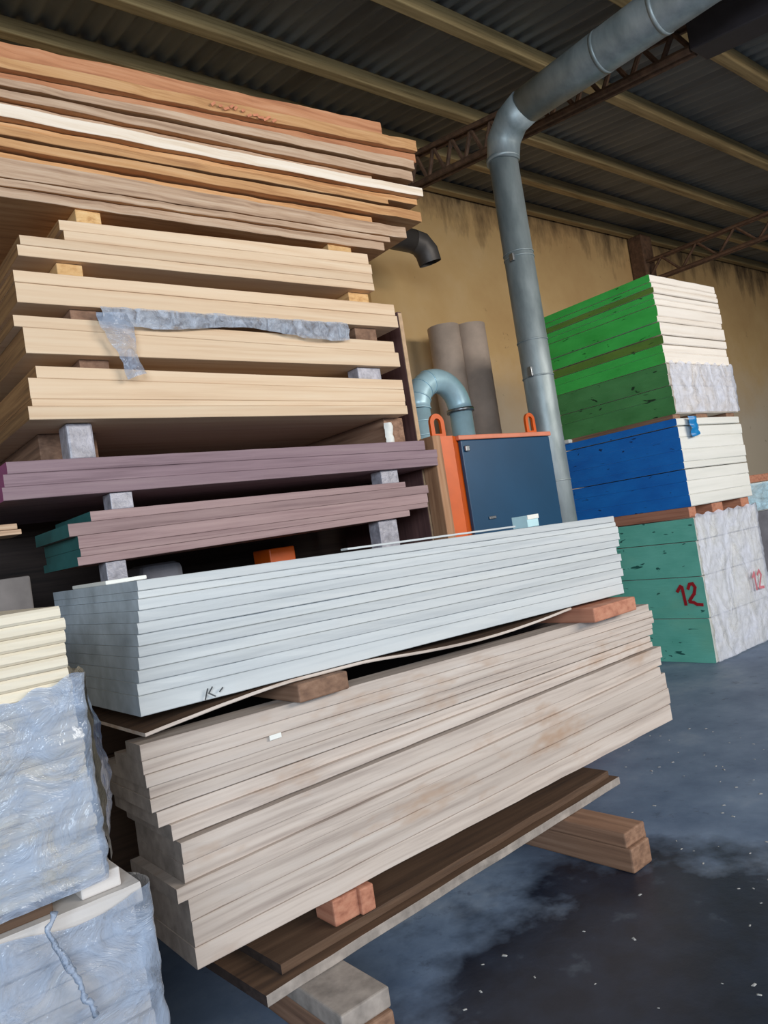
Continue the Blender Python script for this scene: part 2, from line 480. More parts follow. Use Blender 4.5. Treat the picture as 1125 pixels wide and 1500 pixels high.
V, F = box_geo(5.54, 5.80, -2.5, 2.46, 0, 0.24, 0.01)
V = [Vector((v.x, v.y, v.z + 4.71 + 0.15 * (v.y - 2.46))) for v in V]
struct(mesh_obj('trim_9', V, F, M['darksteel']), 'dark steel roof beam')
truss('trim_10', 11.5, 1.0, 6.4, lambda y: 4.97 + 0.02 * (y - 4), lambda y: 0.32, 0.3, M['rust'], 'rusty roof truss above the green pile')
V, F = box_geo(11.4, 11.72, 6.34, 6.58, 0, 5.8, 0.01)
struct(mesh_obj('trim_11', V, F, M['rust']), 'rusty wall post under the roof truss')
V, F = box_geo(5.35, 5.62, 6.52, 6.6, 0, 4.9, 0.01)
struct(mesh_obj('trim_12', V, F, plain('ochre_pilaster', srgb(176, 136, 82), 0.9)), 'shallow ochre pilaster on the back wall')

# ================================================================== TALL PILE, LEFT: rough boards on top
Y0 = 3.4
tops = [(50, 182), (77, 200), (97, 219), (112, 232), (124, 246), (140, 264), (153, 274), (173, 287), (184, 296), (197, 304), (213, 321), (229, 335), (259, 351), (271, 359), (286, 371)]
uend = [565, 610, 613, 607, 604, 551, 615, 613, 570, 617, 551, 593, 572, 565]
lmat = ['lumber_red', 'lumber', 'lumber_red', 'lumber_grey', 'lumber_grey', 'lumber_grey', 'lumber_white', 'lumber', 'lumber', 'lumber', 'lumber', 'lumber_grey', 'lumber_grey', 'lumber_grey']
ldesc = ['red-brown rough board with a rounded end', 'orange board with red chalk marks', 'thin reddish board', 'thin grey-tan board', 'grey-tan board with a sharp tapering end', 'short grey board set back', 'bright pale board standing out white', 'thin tan board under the bright pale one', 'short tan board', 'longest tan board', 'short thin orange board', 'wide grey-tan board', 'grey-tan board with splintered edge', 'lowest grey-tan board']
yoff = [0.04, 0.0, 0.03, 0.0, 0.0, 0.035, -0.02, 0.02, 0.0, 0.0, 0.035, -0.01, 0.0, 0.01]
boards = []
for k in range(14):
    t = line(0, tops[k][0], 600, tops[k][1], Y0); b = line(0, tops[k + 1][0], 600, tops[k + 1][1], Y0)
    x1 = xat(uend[k], (tops[k][1] + tops[k + 1][1]) / 2, Y0)
    fr = [0.95, 0.8, 0.93, 0.9, 0.75, 0.9, 0.93, 0.9, 0.95, 0.8, 0.8, 0.96, 0.92, 0.95][k]
    zb = (lambda x, b=b: b(x) + GAP); zt = (lambda x, b=b, t=t, fr=fr: b(x) + (t(x) - b(x)) * fr)
    o = sheet('sawn_board', 0.55 + random.uniform(-.05, .05), x1, Y0 + yoff[k], Y0 + 1.2, zb, zt,
              [M[lmat[k]], M['lumber'], M['lumber'], M['lumber']], nx=26, rag=0.006, bow=random.uniform(-.012, .012), endskew=random.uniform(-.1, .02))
    pos = ORD[k] + (' from the top' if k else '')
    tag(o, ldesc[k] + ', ' + (('topmost' if k == 0 else ORD[k] + ' from top') if k < 13 else 'bottom') + ' of the rough boards', 'board', 'rough boards on top of the tall pile')
    boards.append(o)
# red chalk scrawl on the second board
pl = on_y(312, 152, Y0 - 0.007); pr = on_y(424, 182, Y0 - 0.007); sl = (pr.z - pl.z) / (pr.x - pl.x)
st = []
for i in range(12):
    a = i * 0.034 + random.uniform(-.008, .008); b = random.uniform(-.016, .012)
    st.append([(a, b), (a + random.uniform(.012, .03), b + random.uniform(.004, .02))])
ribbon('chalk_mark', st, lambda a, b, o: Vector((pl.x + a, pl.y - o, pl.z + b + a * sl - .004)), 0.013, M['redchalk'], boards[1])

def spacer(u0, u1, v0, v1, y, label, mat, dep=0.9, name='wooden_spacer', group=None, zb=None, zt=None, ch=0.004):
    a = on_y(u0, v1, y); b = on_y(u1, v0, y)
    um = (a.x + b.x) / 2
    z0 = zb(um) + GAP if zb else a.z
    z1 = zt(um) - GAP if zt else b.z
    o = box(name, a.x, b.x, y, y + dep, z0, z1, M[mat], ch)
    return tag(o, label, 'spacer block', group)

# cream panel bundles: boundaries at u=40 and u=575 on the front plane
def bundle(name, bnds, uL, uR, ends, y, dep, mats, labels, cat, group, rag=0.002, nx=10, yj=0.006):
    out = []
    fs = [line(uL, a, uR, b, y) for a, b in bnds]
    for k in range(len(bnds) - 1):
        vm = (bnds[k][0] + bnds[k + 1][0]) / 2; vr = (bnds[k][1] + bnds[k + 1][1]) / 2
        x0 = xat(ends[k][0], vm, y); x1 = xat(ends[k][1], vr, y)
        t, b = fs[k], fs[k + 1]
        o = sheet(name, x0, x1, y + random.uniform(0, yj), y + dep, (lambda x, b=b: b(x) + GAP), (lambda x, t=t: t(x)), mats, nx=nx, rag=rag)
        tag(o, labels(k), cat, group); out.append(o)
    return out, fs
PM = [M['pine'], M['pine'], M['panel_end'], M['panel_end']]
Q = ['uppermost', 'second', 'third', 'lowest']
g1, f1 = bundle('cream_board', [(316, 376), (331, 391), (345, 405), (359, 418), (375, 428)], 40, 575, [(86, 540), (93, 545), (29, 546), (26, 549)], Y0, 1.25, PM,
                lambda k: Q[k] + ' cream panel of the four-panel layer just under the rough boards', 'panel', 'cream panels in the tall pile')
g2, f2 = bundle('cream_board', [(397, 446), (414, 462), (443, 479)], 40, 575, [(20, 578), (24, 583)], Y0 - 0.02, 1.25, PM,
                lambda k: ['thin upper cream panel lying directly above the crumpled film strip layer', 'thick cream panel resting right over the crumpled film strip'][k], 'panel', 'cream panels in the tall pile')
g3, f3 = bundle('cream_board', [(462, 500), (479, 516), (517, 537)], 40, 575, [(20, 578), (36, 585)], Y0 - 0.02, 1.25, PM,
                lambda k: ['thin cream panel right under the crumpled film strip', 'thick cream panel with the film tail hanging across its front'][k], 'panel', 'cream panels in the tall pile')
g4, f4 = bundle('cream_board', [(535, 556), (553, 570), (584, 588), (595, 594), (615, 607)], 40, 575, [(53, 590), (43, 593), (47, 594), (42, 597)], Y0 - 0.02, 1.25, PM,
                lambda k: Q[k] + ' cream panel of the four-panel layer above the mauve panels', 'panel', 'cream panels in the tall pile')
PU = [M['purple'], M['purple'], M['magenta'], M['purple']]
p1, fp1 = bundle('mauve_board', [(676, 645), (694, 659), (713, 671), (733, 683)], 20, 625, [(10, 622), (6, 641), (4, 641)], Y0, 1.25, PU,
                 lambda k: Q[k if k < 2 else 3] + ' mauve panel of the bundle with a magenta painted left end', 'panel', 'mauve panels with magenta ends', rag=0.004, nx=16)
PT = [M['mauve'], M['mauve'], M['tealpaint'], M['mauve']]
Q5 = ['uppermost', 'second', 'third', 'fourth', 'lowest']
p2, fp2 = bundle('brown_mauve_board', [(750, 703), (765, 711), (784, 723), (803, 737), (815, 744), (828, 753)], 125, 620, [(133, 594), (100, 627), (115, 627), (118, 627), (114, 600)], Y0, 0.55, PT,
                 lambda k: Q5[k] + ' brown-mauve panel of the bundle with teal painted left ends', 'panel', 'brown-mauve panels with teal ends', rag=0.004, nx=16)

flum = line(0, 286, 600, 371, Y0)
G = 'spacers between the layers of the tall pile'
spacer(112, 145, 300, 326, Y0 + .03, 'pale pine spacer at the left under the rough boards', 'spacer', 1.1, group=G, zb=f1[0], zt=flum)
spacer(482, 512, 350, 372, Y0 + .03, 'pale pine spacer at the right under the rough boards', 'spacer', 1.1, group=G, zb=f1[0], zt=flum)
spacer(84, 118, 374, 400, Y0 + .04, 'pine spacer at the left below the four cream panels', 'spacer', 1.1, group=G, zb=f2[0], zt=f1[4])
spacer(512, 538, 424, 442, Y0 + .06, 'pine spacer at the right below the four cream panels', 'spacer', 1.0, group=G, zb=f2[0], zt=f1[4])
spacer(104, 140, 445, 470, Y0 + .03, 'worn spacer behind the film knot at left', 'spacer_dark', 1.1, group=G, zb=f3[0], zt=f2[2])
spacer(522, 550, 480, 498, Y0 + .03, 'red-brown spacer beyond the right end of the film strip', 'spacer_dark', 1.1, group=G, zb=f3[0], zt=f2[2])
spacer(118, 158, 520, 545, Y0 + .05, 'worn spacer behind the hanging film tail', 'spacer_dark', 1.1, group=G, zb=f4[0], zt=f3[2])
spacer(526, 556, 535, 557, Y0 + .02, 'grey wrapped spacer at right above the lowest cream layer', 'spacer_grey', 0.1, group=G, zb=f4[0], zt=f3[2])
spacer(103, 134, 612, 674, Y0 + .06, 'tall film-wrapped grey spacer at left on the mauve panels', 'spacer_grey', 0.12, group=G, zb=fp1[0], zt=f4[4], ch=0.012)
spacer(60, 137, 612, 674, Y0 + .3, 'dark worn timber behind the grey wrapped spacer', 'spacer_dark', 0.8, group=G, zb=fp1[0], zt=f4[4])
spacer(567, 588, 606, 648, Y0 + .08, 'worn brown spacer with white plastic at the right on mauve panels', 'spacer_dark', 0.9, group=G, zb=fp1[0], zt=f4[4])
spacer(164, 194, 725, 748, Y0 + .02, 'short grey spacer at left between the two mauve bundles', 'spacer_grey', 0.1, group=G, zb=fp2[0], zt=fp1[3])
spacer(560, 582, 688, 708, Y0 + .04, 'short grey spacer at right between the two mauve bundles', 'spacer_grey', 0.1, group=G, zb=fp2[0], zt=fp1[3])
ZB = 1.40
zc = lambda x: ZB
spacer(158, 184, 818, 850, Y0 + .02, 'grey spacer at left under the brown-mauve bundle', 'spacer_grey', 0.1, group=G, zb=zc, zt=fp2[5])
spacer(558, 580, 755, 790, Y0 + .04, 'grey spacer at right under the brown-mauve bundle', 'spacer_grey', 0.1, group=G, zb=zc, zt=fp2[5])
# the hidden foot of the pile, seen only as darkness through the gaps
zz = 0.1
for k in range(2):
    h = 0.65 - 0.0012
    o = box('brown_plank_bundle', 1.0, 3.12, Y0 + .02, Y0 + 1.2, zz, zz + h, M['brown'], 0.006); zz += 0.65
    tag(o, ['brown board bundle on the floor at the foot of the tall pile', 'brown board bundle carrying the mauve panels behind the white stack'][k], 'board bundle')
for x in (1.3, 2.7):
    o = box('wooden_skid', x, x + .1, Y0 + .05, Y0 + 1.15, 0, 0.099, M['spacer_dark']); tag(o, 'wooden skid under the foot of the tall pile', 'skid', 'skids under the tall pile')
# bits stowed on the foot of the pile, glimpsed through the low gap
a, b = on_y(392, 792, 3.9).x, on_y(430, 792, 3.9).x
o = box('orange_box', a, b, 3.9, 4.1, 1.4012, 1.545, M['orange'], 0.008); tag(o, 'small orange box in the dark gap under the brown-mauve bundle', 'box')
a, b = on_y(205, 820, 3.75).x, on_y(268, 812, 3.75).x
o = box('grey_sack', a, b, 3.75, 4.0, 1.4012, 1.555, M['greyboard'], 0.04); tag(o, 'grey sack in the dark gap under the left of the brown-mauve bundle', 'sack')
# white plastic scrap on the right spacer
pw = on_y(572, 632, Y0 + .02)
o = film_grid('plastic_scrap', lambda s, t: Vector((pw.x - .02 + .06 * s, Y0 + .055 - .02 * math.sin(3 * s), fp1[0](pw.x) + .005 + .12 * t)), 8, 12, M['paperw'], 0.02, lambda s, t: Vector((0, -1, 0)), 3)
tag(o, 'white plastic scrap stuffed on the mauve panels beside the right spacer', 'plastic scrap')

# crumpled film: strip in the gap plus a tail hanging over the panels
xa, xb = xat(150, 462, 3.34), xat(512, 485, 3.34)
def strip_fn(s, t):
    x = xa + (xb - xa) * s
    top = f2[2](x) - 0.004; bot = f3[0](x) - 0.012 - 0.02 * math.sin(s * 9)
    return Vector((x, 3.362 - 0.012 * math.sin(t * math.pi), top + (bot - top) * t))
o = film_grid('plastic_film_strip', strip_fn, 70, 10, M['film_grey'], 0.03, lambda s, t: Vector((0, -1, 0.0)), 1)
tail_a, tail_b = on_y(134, 455, 3.35), on_y(170, 555, 3.35)
def tail_fn(s, t):
    w = 0.15 - 0.07 * t + 0.02 * math.sin(t * 7)
    cx = tail_a.x + 0.09 + 0.07 * t
    return Vector((cx + (s - .5) * w, 3.35 - 0.02 * math.sin(s * math.pi) - 0.012 * t, tail_a.z - 0.01 + (tail_b.z - tail_a.z) * t + 0.03 * s * t))
tl = film_grid('hanging_tail', tail_fn, 12, 24, M['film'], 0.035, lambda s, t: Vector((0, -1, 0)), 5)
tag(o, 'crumpled clear film strip with a tail hanging between cream panels', 'plastic film')
part(tl, o)

# boards standing on end beside the pile
o = box('timber_post', 3.275, 3.345, 3.42, 3.55, 0, 2.10, M['brownface'], 0.006); tag(o, 'brown timber upright beside the mauve panels, left of the orange machine', 'timber post')
o = box('upright_board', 3.275, 3.31, 3.57, 4.5, 0, 2.95, [M['maroon']], 0.004)
tag(o, 'dark maroon board standing on edge behind the right ends of the cream panels', 'board')
e = box('pale_edge', 3.277, 3.308, 3.563, 3.569, 0.01, 2.94, M['pale_edge'], 0.001, parent=o)

# things seen through the gap at the left, then dark bundles added behind the pile
o = box('grey_crate', 0.2, 0.825, 3.4, 4.1, 0, 1.575, M['greybox'], 0.008); tag(o, 'grey crate at the left edge under the mauve panels', 'crate')
b = box('plank_batten', 0.3, 0.6, 3.5, 3.9, 1.576, 1.752, M['dark']); tag(b, 'dark timber block on the grey crate', 'block')
o = box('pale_plank', 0.2, 0.82, 3.42, 3.60, 1.7535, 1.775, M['lumber_grey'], 0.003); tag(o, 'lower pale plank end at the left edge below the mauve panels', 'plank')
o = box('pale_plank', 0.2, 0.80, 3.40, 3.62, 1.776, 1.80, M['lumber_grey'], 0.003, rot=0.05); tag(o, 'upper pale plank end at the left edge below the mauve panels', 'plank')
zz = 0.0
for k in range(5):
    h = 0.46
    o = box('shade_dark_bundle', 0.3 + .05 * (k % 2), 3.75, 4.85 + .03 * (k % 3), 6.1, zz, zz + h - GAP, M['dark'], 0.006); zz += h  # added dark boxes that keep the lit back wall out of the gaps
    tag(o, ORD[4 - k] + ' added dark bundle blocking the wall light behind the tall pile', 'board bundle', 'added dark bundles behind the tall pile')
# ================================================================== WHITE STACK
YWh = 2.2
Lb = [850, 866, 878, 895, 913, 930, 948, 964, 983, 1002, 1021, 1052]
Rb = [755, 764, 771, 781, 791, 801, 812, 823, 834, 846, 857, 872]
WM = [M['white'], M['white'], M['white_end'], M['white_end']]
we = [(203, 901), (205, 905), (203, 906), (204, 908), (203, 908), (205, 907), (204, 911), (205, 912), (204, 914), (204, 913), (206, 915)]
ws, fw = bundle('white_board', list(zip(Lb, Rb)), 205, 905, we, YWh, 0.9, WM,
                lambda k: ('topmost' if k == 0 else 'bottom' if k == 10 else ORD[k] + ' from the top') + ' white panel in the long white stack', 'panel', 'white panels of the long stack', rag=0.003, nx=24, yj=0.016)
# pencil scribble on the bottom panel and small card, offcut on top
pm = on_y(300, 1020, YWh - 0.004)
ribbon('pencil_mark', [[(0, 0), (.012, .03)], [(.028, .032), (.014, .016), (.034, .002)], [(.05, .012), (.062, .022)]], lambda a, b, o_: Vector((pm.x + a, pm.y - o_, pm.z + b - .01)), 0.004, M['ink'], ws[10])
cp = on_y(765, 762, 2.75)
ztop = fw[0](cp.x)
o = box('small_card_box', cp.x - .055, cp.x + .055, 2.68, 2.78, ztop + .003, ztop + .068, M['paper'], 0.003, rot=0.12); tag(o, 'small pale blue card box on the white stack before the navy panel', 'box')
V, F = [], []
bm_t = box('box_flap', cp.x - .055, cp.x + .055, 2.675, 2.679, ztop + .045, ztop + .069, M['paperw'], 0.001, parent=None)
part(bm_t, o)
zo = fw[0](0.95)
o = box('white_offcut', 0.86, 1.0, 2.55, 3.0, zo + .002, zo + .016, M['paperw'], 0.003, rot=-0.05); tag(o, 'bright white offcut on the left end of the white stack', 'offcut')
zo2 = fw[0](1.9)
o = box('white_batten', 1.62, 2.55, 2.225, 2.27, 0, 0.008, M['white'], 0.002)
o.location.z = zo2 + 0.004; o.rotation_euler.y = 0.0185
tag(o, 'thin white slat lying along the front edge on top of the white stack', 'slat')

# ================================================================== WEATHERED STACK UNDER IT
YL = 2.22
Ll = [1085, 1110, 1131, 1151, 1169, 1190, 1217, 1243, 1285, 1317, 1341, 1377, 1419, 1454]
Rl = [882, 893, 903, 912, 920, 928.5, 938, 946, 968, 980, 993, 1018, 1043, 1068]
le = [(206, 950), (210, 957), (214, 957), (221, 957), (222, 957), (234, 955), (254, 955), (270, 970), (275, 972), (263, 968), (283, 979), (289, 984), (293, 985)]
LM = [M['weather'], M['weather'], M['weather_end'], M['weather_end']]
lows = []
fl_ = [line(230, a, 960, b, YL) for a, b in zip(Ll, Rl)]
for k in range(13):
    vm = (Ll[k] + Ll[k + 1]) / 2 + 0.3; vr = (Rl[k] + Rl[k + 1]) / 2
    x0 = xat(le[k][0], vm + 6, YL); x1 = xat(le[k][1], vr, YL)
    t, b = fl_[k], fl_[k + 1]
    d = 0.014 if k == 7 else 0.005 if k == 5 else 0
    # the dark seams: those boards are thinner and set back
    yj = [0.0, .004, .002, .006, .003, .012, .0, .004, .012, .0, .006, .003, .0][k]
    o = sheet('weathered_board', x0, x1, YL + yj, YL + [.12, .24, .36, .38][min(k, 3)], (lambda x, b=b: b(x) + GAP), (lambda x, t=t, d=d: t(x) - d), LM, nx=26, rag=0.003)
    lab = ('topmost' if k == 0 else 'bottom' if k == 12 else ORD[k] + ' from the top') + ' weathered board in the pile under the white stack'
    lows.append(tag(o, lab, 'board', 'weathered boards under the white stack'))
fL0, fLb = fl_[0], fl_[13]
G = 'blocks between the white stack and the weathered boards'
def block(u0, u1, v, y, z0, z1, dep, mat, label, group, rot=0):
    a = on_y(u0, v, y).x; b = on_y(u1, v, y).x; um = (a + b) / 2
    o = box('wooden_block', a, b, y, y + dep, z0(um) + GAP + .003, z1(um) - GAP - .003, M[mat], 0.006, rot)
    return tag(o, label, 'spacer block', group)
thin = 0.011
block(436, 512, 1005, 2.17, fL0, (lambda x: fw[11](x) - thin - .001), 0.9, 'spacer_dark', 'worn wooden block poking out under the middle of the white stack', G)
block(868, 932, 885, 2.13, fL0, (lambda x: fw[11](x) - thin - .001), 0.9, 'spacer_red', 'dark red-brown block under the right end of the white stack', G)
# thin sheet sagging at its left end beneath the white stack
xs0 = xat(213, 1085, 2.21)
xs1 = xat(840, 905, 2.2)
xk = xat(440, 1000, 2.2)
def sag(x):
    base = fw[11](x) - thin - 0.0015
    s = max(0.0, (xk - 0.03 - x) / (xk - xs0))
    r = max(0.0, min(1, (x - xk - 0.3) / (xs1 - xk - 0.3)))
    return max(base - 0.05 * s ** 1.3 - 0.03 * math.sin(math.pi * r), fL0(x) + 0.003)
o = sheet('thin_sheet', xs0, xs1, 2.205, 3.05, sag, lambda x: sag(x) + thin, [M['weather'], M['brown'], M['weather'], M['weather']], nx=40, rag=0.002)
tag(o, 'thin sheet sagging at its left end right under the white stack', 'sheet')
pc = on_y(402, 1080, YL - 0.004)
o = box('paper_scrap', pc.x - .02, pc.x + .025, pc.y - .004, pc.y - .001, pc.z - .006, pc.z + .010, M['paperw'], 0.0008)
tag(o, 'white paper scrap stuck on the front of the weathered boards', 'paper scrap')

# bottom sheet, blocks and skids
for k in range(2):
    o = box('shade_dark_bundle', 1.15, 3.35, 2.66, 3.18, 0.30 + .31 * k, 0.6085 + .31 * k, M['dark'], 0.006)  # near-black colour stands in for the shade behind the boards
    tag(o, ['lower', 'upper'][k] + ' bundle coloured dark for the shade behind the weathered boards', 'board bundle')
zs = 0.166
o = sheet('bottom_sheet', 1.0, 3.02, 2.195, 2.58, lambda x: zs, lambda x: zs + 0.035, [M['weather_end'], M['brown'], M['dark'], M['weather_end']], nx=16, rag=0.003)
o.rotation_euler.z = 0.055
tag(o, 'wide grey-edged sheet lying on the floor skids', 'sheet')
o = sheet('brown_board', 1.09, 2.99, 2.235, 2.58, lambda x: zs + .036, lambda x: zs + 0.068, [M['brown'], M['brown'], M['dark'], M['brown']], nx=16, rag=0.003)
o.rotation_euler.z = 0.05
tag(o, 'brown board set back on the grey-edged sheet above the skids', 'board')
zst = lambda x: zs + 0.069
G = 'blocks under the weathered boards'
block(488, 528, 1330, 2.215, zst, fLb, 0.12, 'spacer_red', 'wider red-brown block end holding up the weathered boards', G)
block(530, 552, 1330, 2.200, zst, fLb, 0.12, 'spacer_red', 'narrow red-brown block end beside the wider one under the weathered boards', G)
for x in (1.17, 2.62):
    o = box('wooden_bearer', x, x + .1, 2.68, 3.08, .1645, 0.299, M['spacer_dark'], 0.005)
    tag(o, ('left' if x < 2 else 'right') + ' bearer in the shade under the dark boards behind the weathered pile', 'bearer', 'bearers under the dark boards')
def skid(xc, y0, y1, w, h, lab, rot=0.0, top='spacer_dark'):
    e = empty('wooden_skid', (xc, y0, 0), lab, 'skid', 'skids on the floor under the weathered boards')
    a = box('lower_beam', xc - w / 2, xc + w / 2, y0, y1, 0, h * 0.62, M['spacer_dark'], 0.008, parent=e)
    b = box('upper_plank', xc - w / 2 - .005, xc + w / 2 + .005, y0 + 0.015, y1, h * 0.62 + GAP, h, M[top], 0.006, parent=e)
    e.rotation_euler.z = rot
    return e
skid(1.22, 1.91, 3.1, 0.17, 0.163, 'grey weathered skid sticking out on the floor at lower centre', 0.0, 'weather_end')
skid(2.64, 1.91, 3.1, 0.14, 0.163, 'brown double skid sticking out toward the right on the floor', 0.02, 'spacer_dark')
o = box('timber_offcut', 2.80, 2.86, 2.05, 2.5, 0.0, 0.03, M['spacer_dark'], 0.004, rot=0.2); tag(o, 'thin timber offcut beside the right brown skid', 'offcut')

# ================================================================== WRAPPED PILES, LOWER LEFT
YP = 1.8
zt_, n_ = 1.462, 22
zb_ = 0.845
hh = (zt_ - zb_) / n_
for k in range(n_):
    z1 = zt_ - k * hh; z0 = z1 - hh
    x1 = 0.492 + 0.018 * k / n_ + random.uniform(-.005, .005)
    o = sheet('cream_strip', 0.17, x1, YP + random.uniform(0, .006), YP + 1.1, lambda x, z=z0: z + GAP, lambda x, z=z1: z, [M['strip'], M['strip'], M['strip'], M['strip']], nx=8, rag=0.0015, ch=0.006)
    tag(o, ('topmost' if k == 0 else 'lowest' if k == n_ - 1 else ORD[k] + ' from the top') + ' cream strip in the upper film-wrapped pile at left', 'strip', 'cream strips of the upper wrapped pile')
n2 = 15
zl1, zl0 = 0.80, 0.08
h2 = (zl1 - zl0) / n2
for k in range(n2):
    z1 = zl1 - k * h2; z0 = z1 - h2
    x1 = 0.572 + random.uniform(-.012, .016) + 0.012 * k / n2
    o = sheet('grey_cream_strip', 0.268 + random.uniform(-.004, .004), x1, YP + random.uniform(0, .01), YP + 1.1, lambda x, z=z0: z + GAP, lambda x, z=z1: z, [M['strip_low']], nx=8, rag=0.002, ch=0.006)
    tag(o, ('topmost' if k == 0 else 'lowest' if k == n2 - 1 else ORD[k] + ' from the top') + ' grey-cream strip in the lower pile at bottom left', 'strip', 'grey-cream strips of the lower pile')
for (xa_, xb_, m_, lab) in ((0.26, 0.40, 'brown', 'brown block under the left of the upper wrapped pile'), (0.46, 0.55, 'strip_low', 'cream block under the right of the upper wrapped pile')):
    o = box('wooden_block', xa_, xb_, YP + .03, YP + 1.0, zl1 + GAP, zb_ - GAP, M[m_], 0.004); tag(o, lab, 'spacer block', 'blocks between the two wrapped piles')
for x in (0.3, 0.5):
    o = box('wooden_skid', x, x + .06, YP + .05, YP + 1.05, 0, 0.079, M['spacer_dark']); tag(o, 'skid under the lower strip pile', 'skid', 'skids under the strip pile')
# film round the front and the right side of the upper pile
fz0, fz1 = zb_ - 0.02, 1.33
def wrap_fn(x0, x1, yf, y1, z0, z1f, rr=0.02):
    L1, L2 = x1 - x0, y1 - yf
    def fn(s, t):
        d = s * (L1 + L2)
        if d < L1 - rr: p = (x0 + d, yf)
        elif d > L1 + rr: p = (x1, yf + (d - L1))
        else:
            a = (d - L1 + rr) / (2 * rr) * math.pi / 2
            p = (x1 - rr + rr * math.sin(a), yf + rr - rr * math.cos(a))
        zt = z1f(s)
        return Vector((p[0], p[1], z0 + (zt - z0) * t))
    def nrm(s, t):
        d = s * (L1 + L2)
        return Vector((0, -1, 0)) if d < L1 - rr else Vector((1, 0, 0)) if d > L1 + rr else Vector((.7, -.7, 0))
    return fn, nrm
fn, nr = wrap_fn(0.17, 0.518, YP - 0.006, YP + 0.12, zb_ - 0.006, lambda s: 1.235 + 0.075 * min(1, s / 0.74) + 0.006 * math.sin(s * 40))
o = film_grid('stretch_film', fn, 90, 60, M['film'], 0.012, nr, 2)
tag(o, 'clear stretch film with creases round the upper cream strip pile', 'plastic film')
# torn dark film bulging out on the right side of the pile
def bulge(s, t):
    z = 0.865 + 0.435 * t
    return Vector((0.530 + (0.02 + 0.085 * math.sin(math.pi * min(1, 0.12 + t * 0.88)) ** 0.8 * (1.1 - 0.45 * t)) * math.sin(s * math.pi * 0.62), YP + 0.03 + 0.42 * s, z))
fl2 = film_grid('loose_flap', bulge, 24, 30, M['film_dark'], 0.018, lambda s, t: Vector((1, -0.3, 0)), 7)
part(fl2, o); fl2['label'] = 'dark loose flap of film'
# film on the lower pile with a twisted strand
fn, nr = wrap_fn(0.26, 0.602, YP - 0.008, YP + 0.5, 0.1, lambda s: 0.80 - 0.03 * math.sin(s * 7) ** 2)
o = film_grid('stretch_film', fn, 80, 60, M['film'], 0.01, nr, 9)
tag(o, 'clear stretch film round the lower strip pile at bottom left', 'plastic film')
pts = [on_y(u, v, 1.755) for u, v in ((78, 1338), (70, 1365), (85, 1390), (104, 1418), (118, 1440), (122, 1462), (136, 1475), (142, 1490))]
pp_ = []
for i in range(len(pts) - 1):
    for j in range(4): pp_.append(pts[i].lerp(pts[i + 1], j / 4) + Vector((random.uniform(-.003, .003), 0, random.uniform(-.003, .003))))
t2 = tube('twisted_strand', pp_, [random.uniform(.004, .009) for _ in pp_], M['film'], None, 8)
part(t2, o)

# ================================================================== PAINTED PLYWOOD STACK, RIGHT
XR, YR = 6.2, 3.4
def zv(v): return 3.446 - 0.0061 * (v - 402)
def rblock(name, z0, z1, x0, y0, mats, label, cat, group, len_=1.22, wid=1.17):
    o = sheet(name, x0, x0 + wid, y0, y0 + len_, lambda x: z0 + GAP, lambda x: z1, mats, nx=6, rag=0.004, ch=0.007)
    return tag(o, label, cat, group)
vb = [401, 412, 420, 428, 436, 445, 462, 470, 489, 503, 515, 531, 548, 564, 580, 606]
for k in range(15):
    seam = k in (2, 8)
    pm_ = M['green_seam'] if seam else M['green'] if k < 11 else M['green_old']
    z1, z0 = zv(vb[k]), zv(vb[k + 1])
    sh = [-.03, -.03, -.02, -.01, .0, .0, -.01, .01, .0, .005, .01, .01, .01, .015, .02][k]
    d = 0.012 if k == 8 else 0.004 * (k % 2)
    rblock('plywood_sheet', z0, z1 - d, XR + sh + 0.002 * (k % 3), YR + random.uniform(0, .015), [M['cream'], M['cream'], pm_, M['cream']],
           ('topmost' if k == 0 else 'lowest' if k == 14 else ORD[k] + ' from the top') + ' plywood sheet in the green painted bundle', 'plywood sheet', 'plywood sheets of the green bundle')
zbl = [2.16, 2.095, 1.99, 1.88, 1.77, 1.71, 1.60, 1.48, 1.375]
for k in range(8):
    d = 0.007 if k in (1, 5) else 0.0
    rblock('plywood_sheet', zbl[k + 1], zbl[k] - d, XR + [.0, .03, .02, .025, .02, .02, .025, .02][k] * .6, YR + random.uniform(0, .006), [M['creamB'], M['creamB'], M['blue'], M['creamB']],
           ('topmost' if k == 0 else 'lowest' if k == 7 else ORD[k] + ' from the top') + ' white-edged sheet in the blue painted bundle', 'plywood sheet', 'plywood sheets of the blue bundle')
ztl = [1.28, 1.075, 0.765, 0.395, 0.0]
teals = []
for k in range(4):
    d = 0.006
    o = rblock('plywood_block', ztl[k + 1], ztl[k] - d, XR + [0.01, 0.0, 0.004, 0.006][k], YR + .002 * k, [M['creamB'], M['creamB'], M['teal'], M['creamB']],
               ['uppermost teal painted plywood block under the blue bundle', 'second teal painted plywood block, above the red number', 'teal painted plywood block carrying the red number 12', 'bottom teal painted plywood block standing on the floor'][k], 'plywood block', 'plywood blocks of the teal bundle')
    teals.append(o)
# red 12 sprayed on the teal face: stroke coordinates in metres, a to the viewer's right (-y)
ly, lz = 3.655, 0.515
pl12 = lambda a, b, o_: Vector((XR + 0.0025 - 0.008 - o_, ly - a, lz + b))
ribbon('painted_number', [[(0.0, .125), (.035, .17), (.05, .16), (.06, .005)],
                          [(.105, .145), (.125, .185), (.155, .188), (.172, .155), (.155, .10), (.115, .055), (.10, .035)],
                          [(.10, .03), (.14, .022), (.165, .005), (.215, .0)]], pl12, 0.028, M['red'], teals[2])
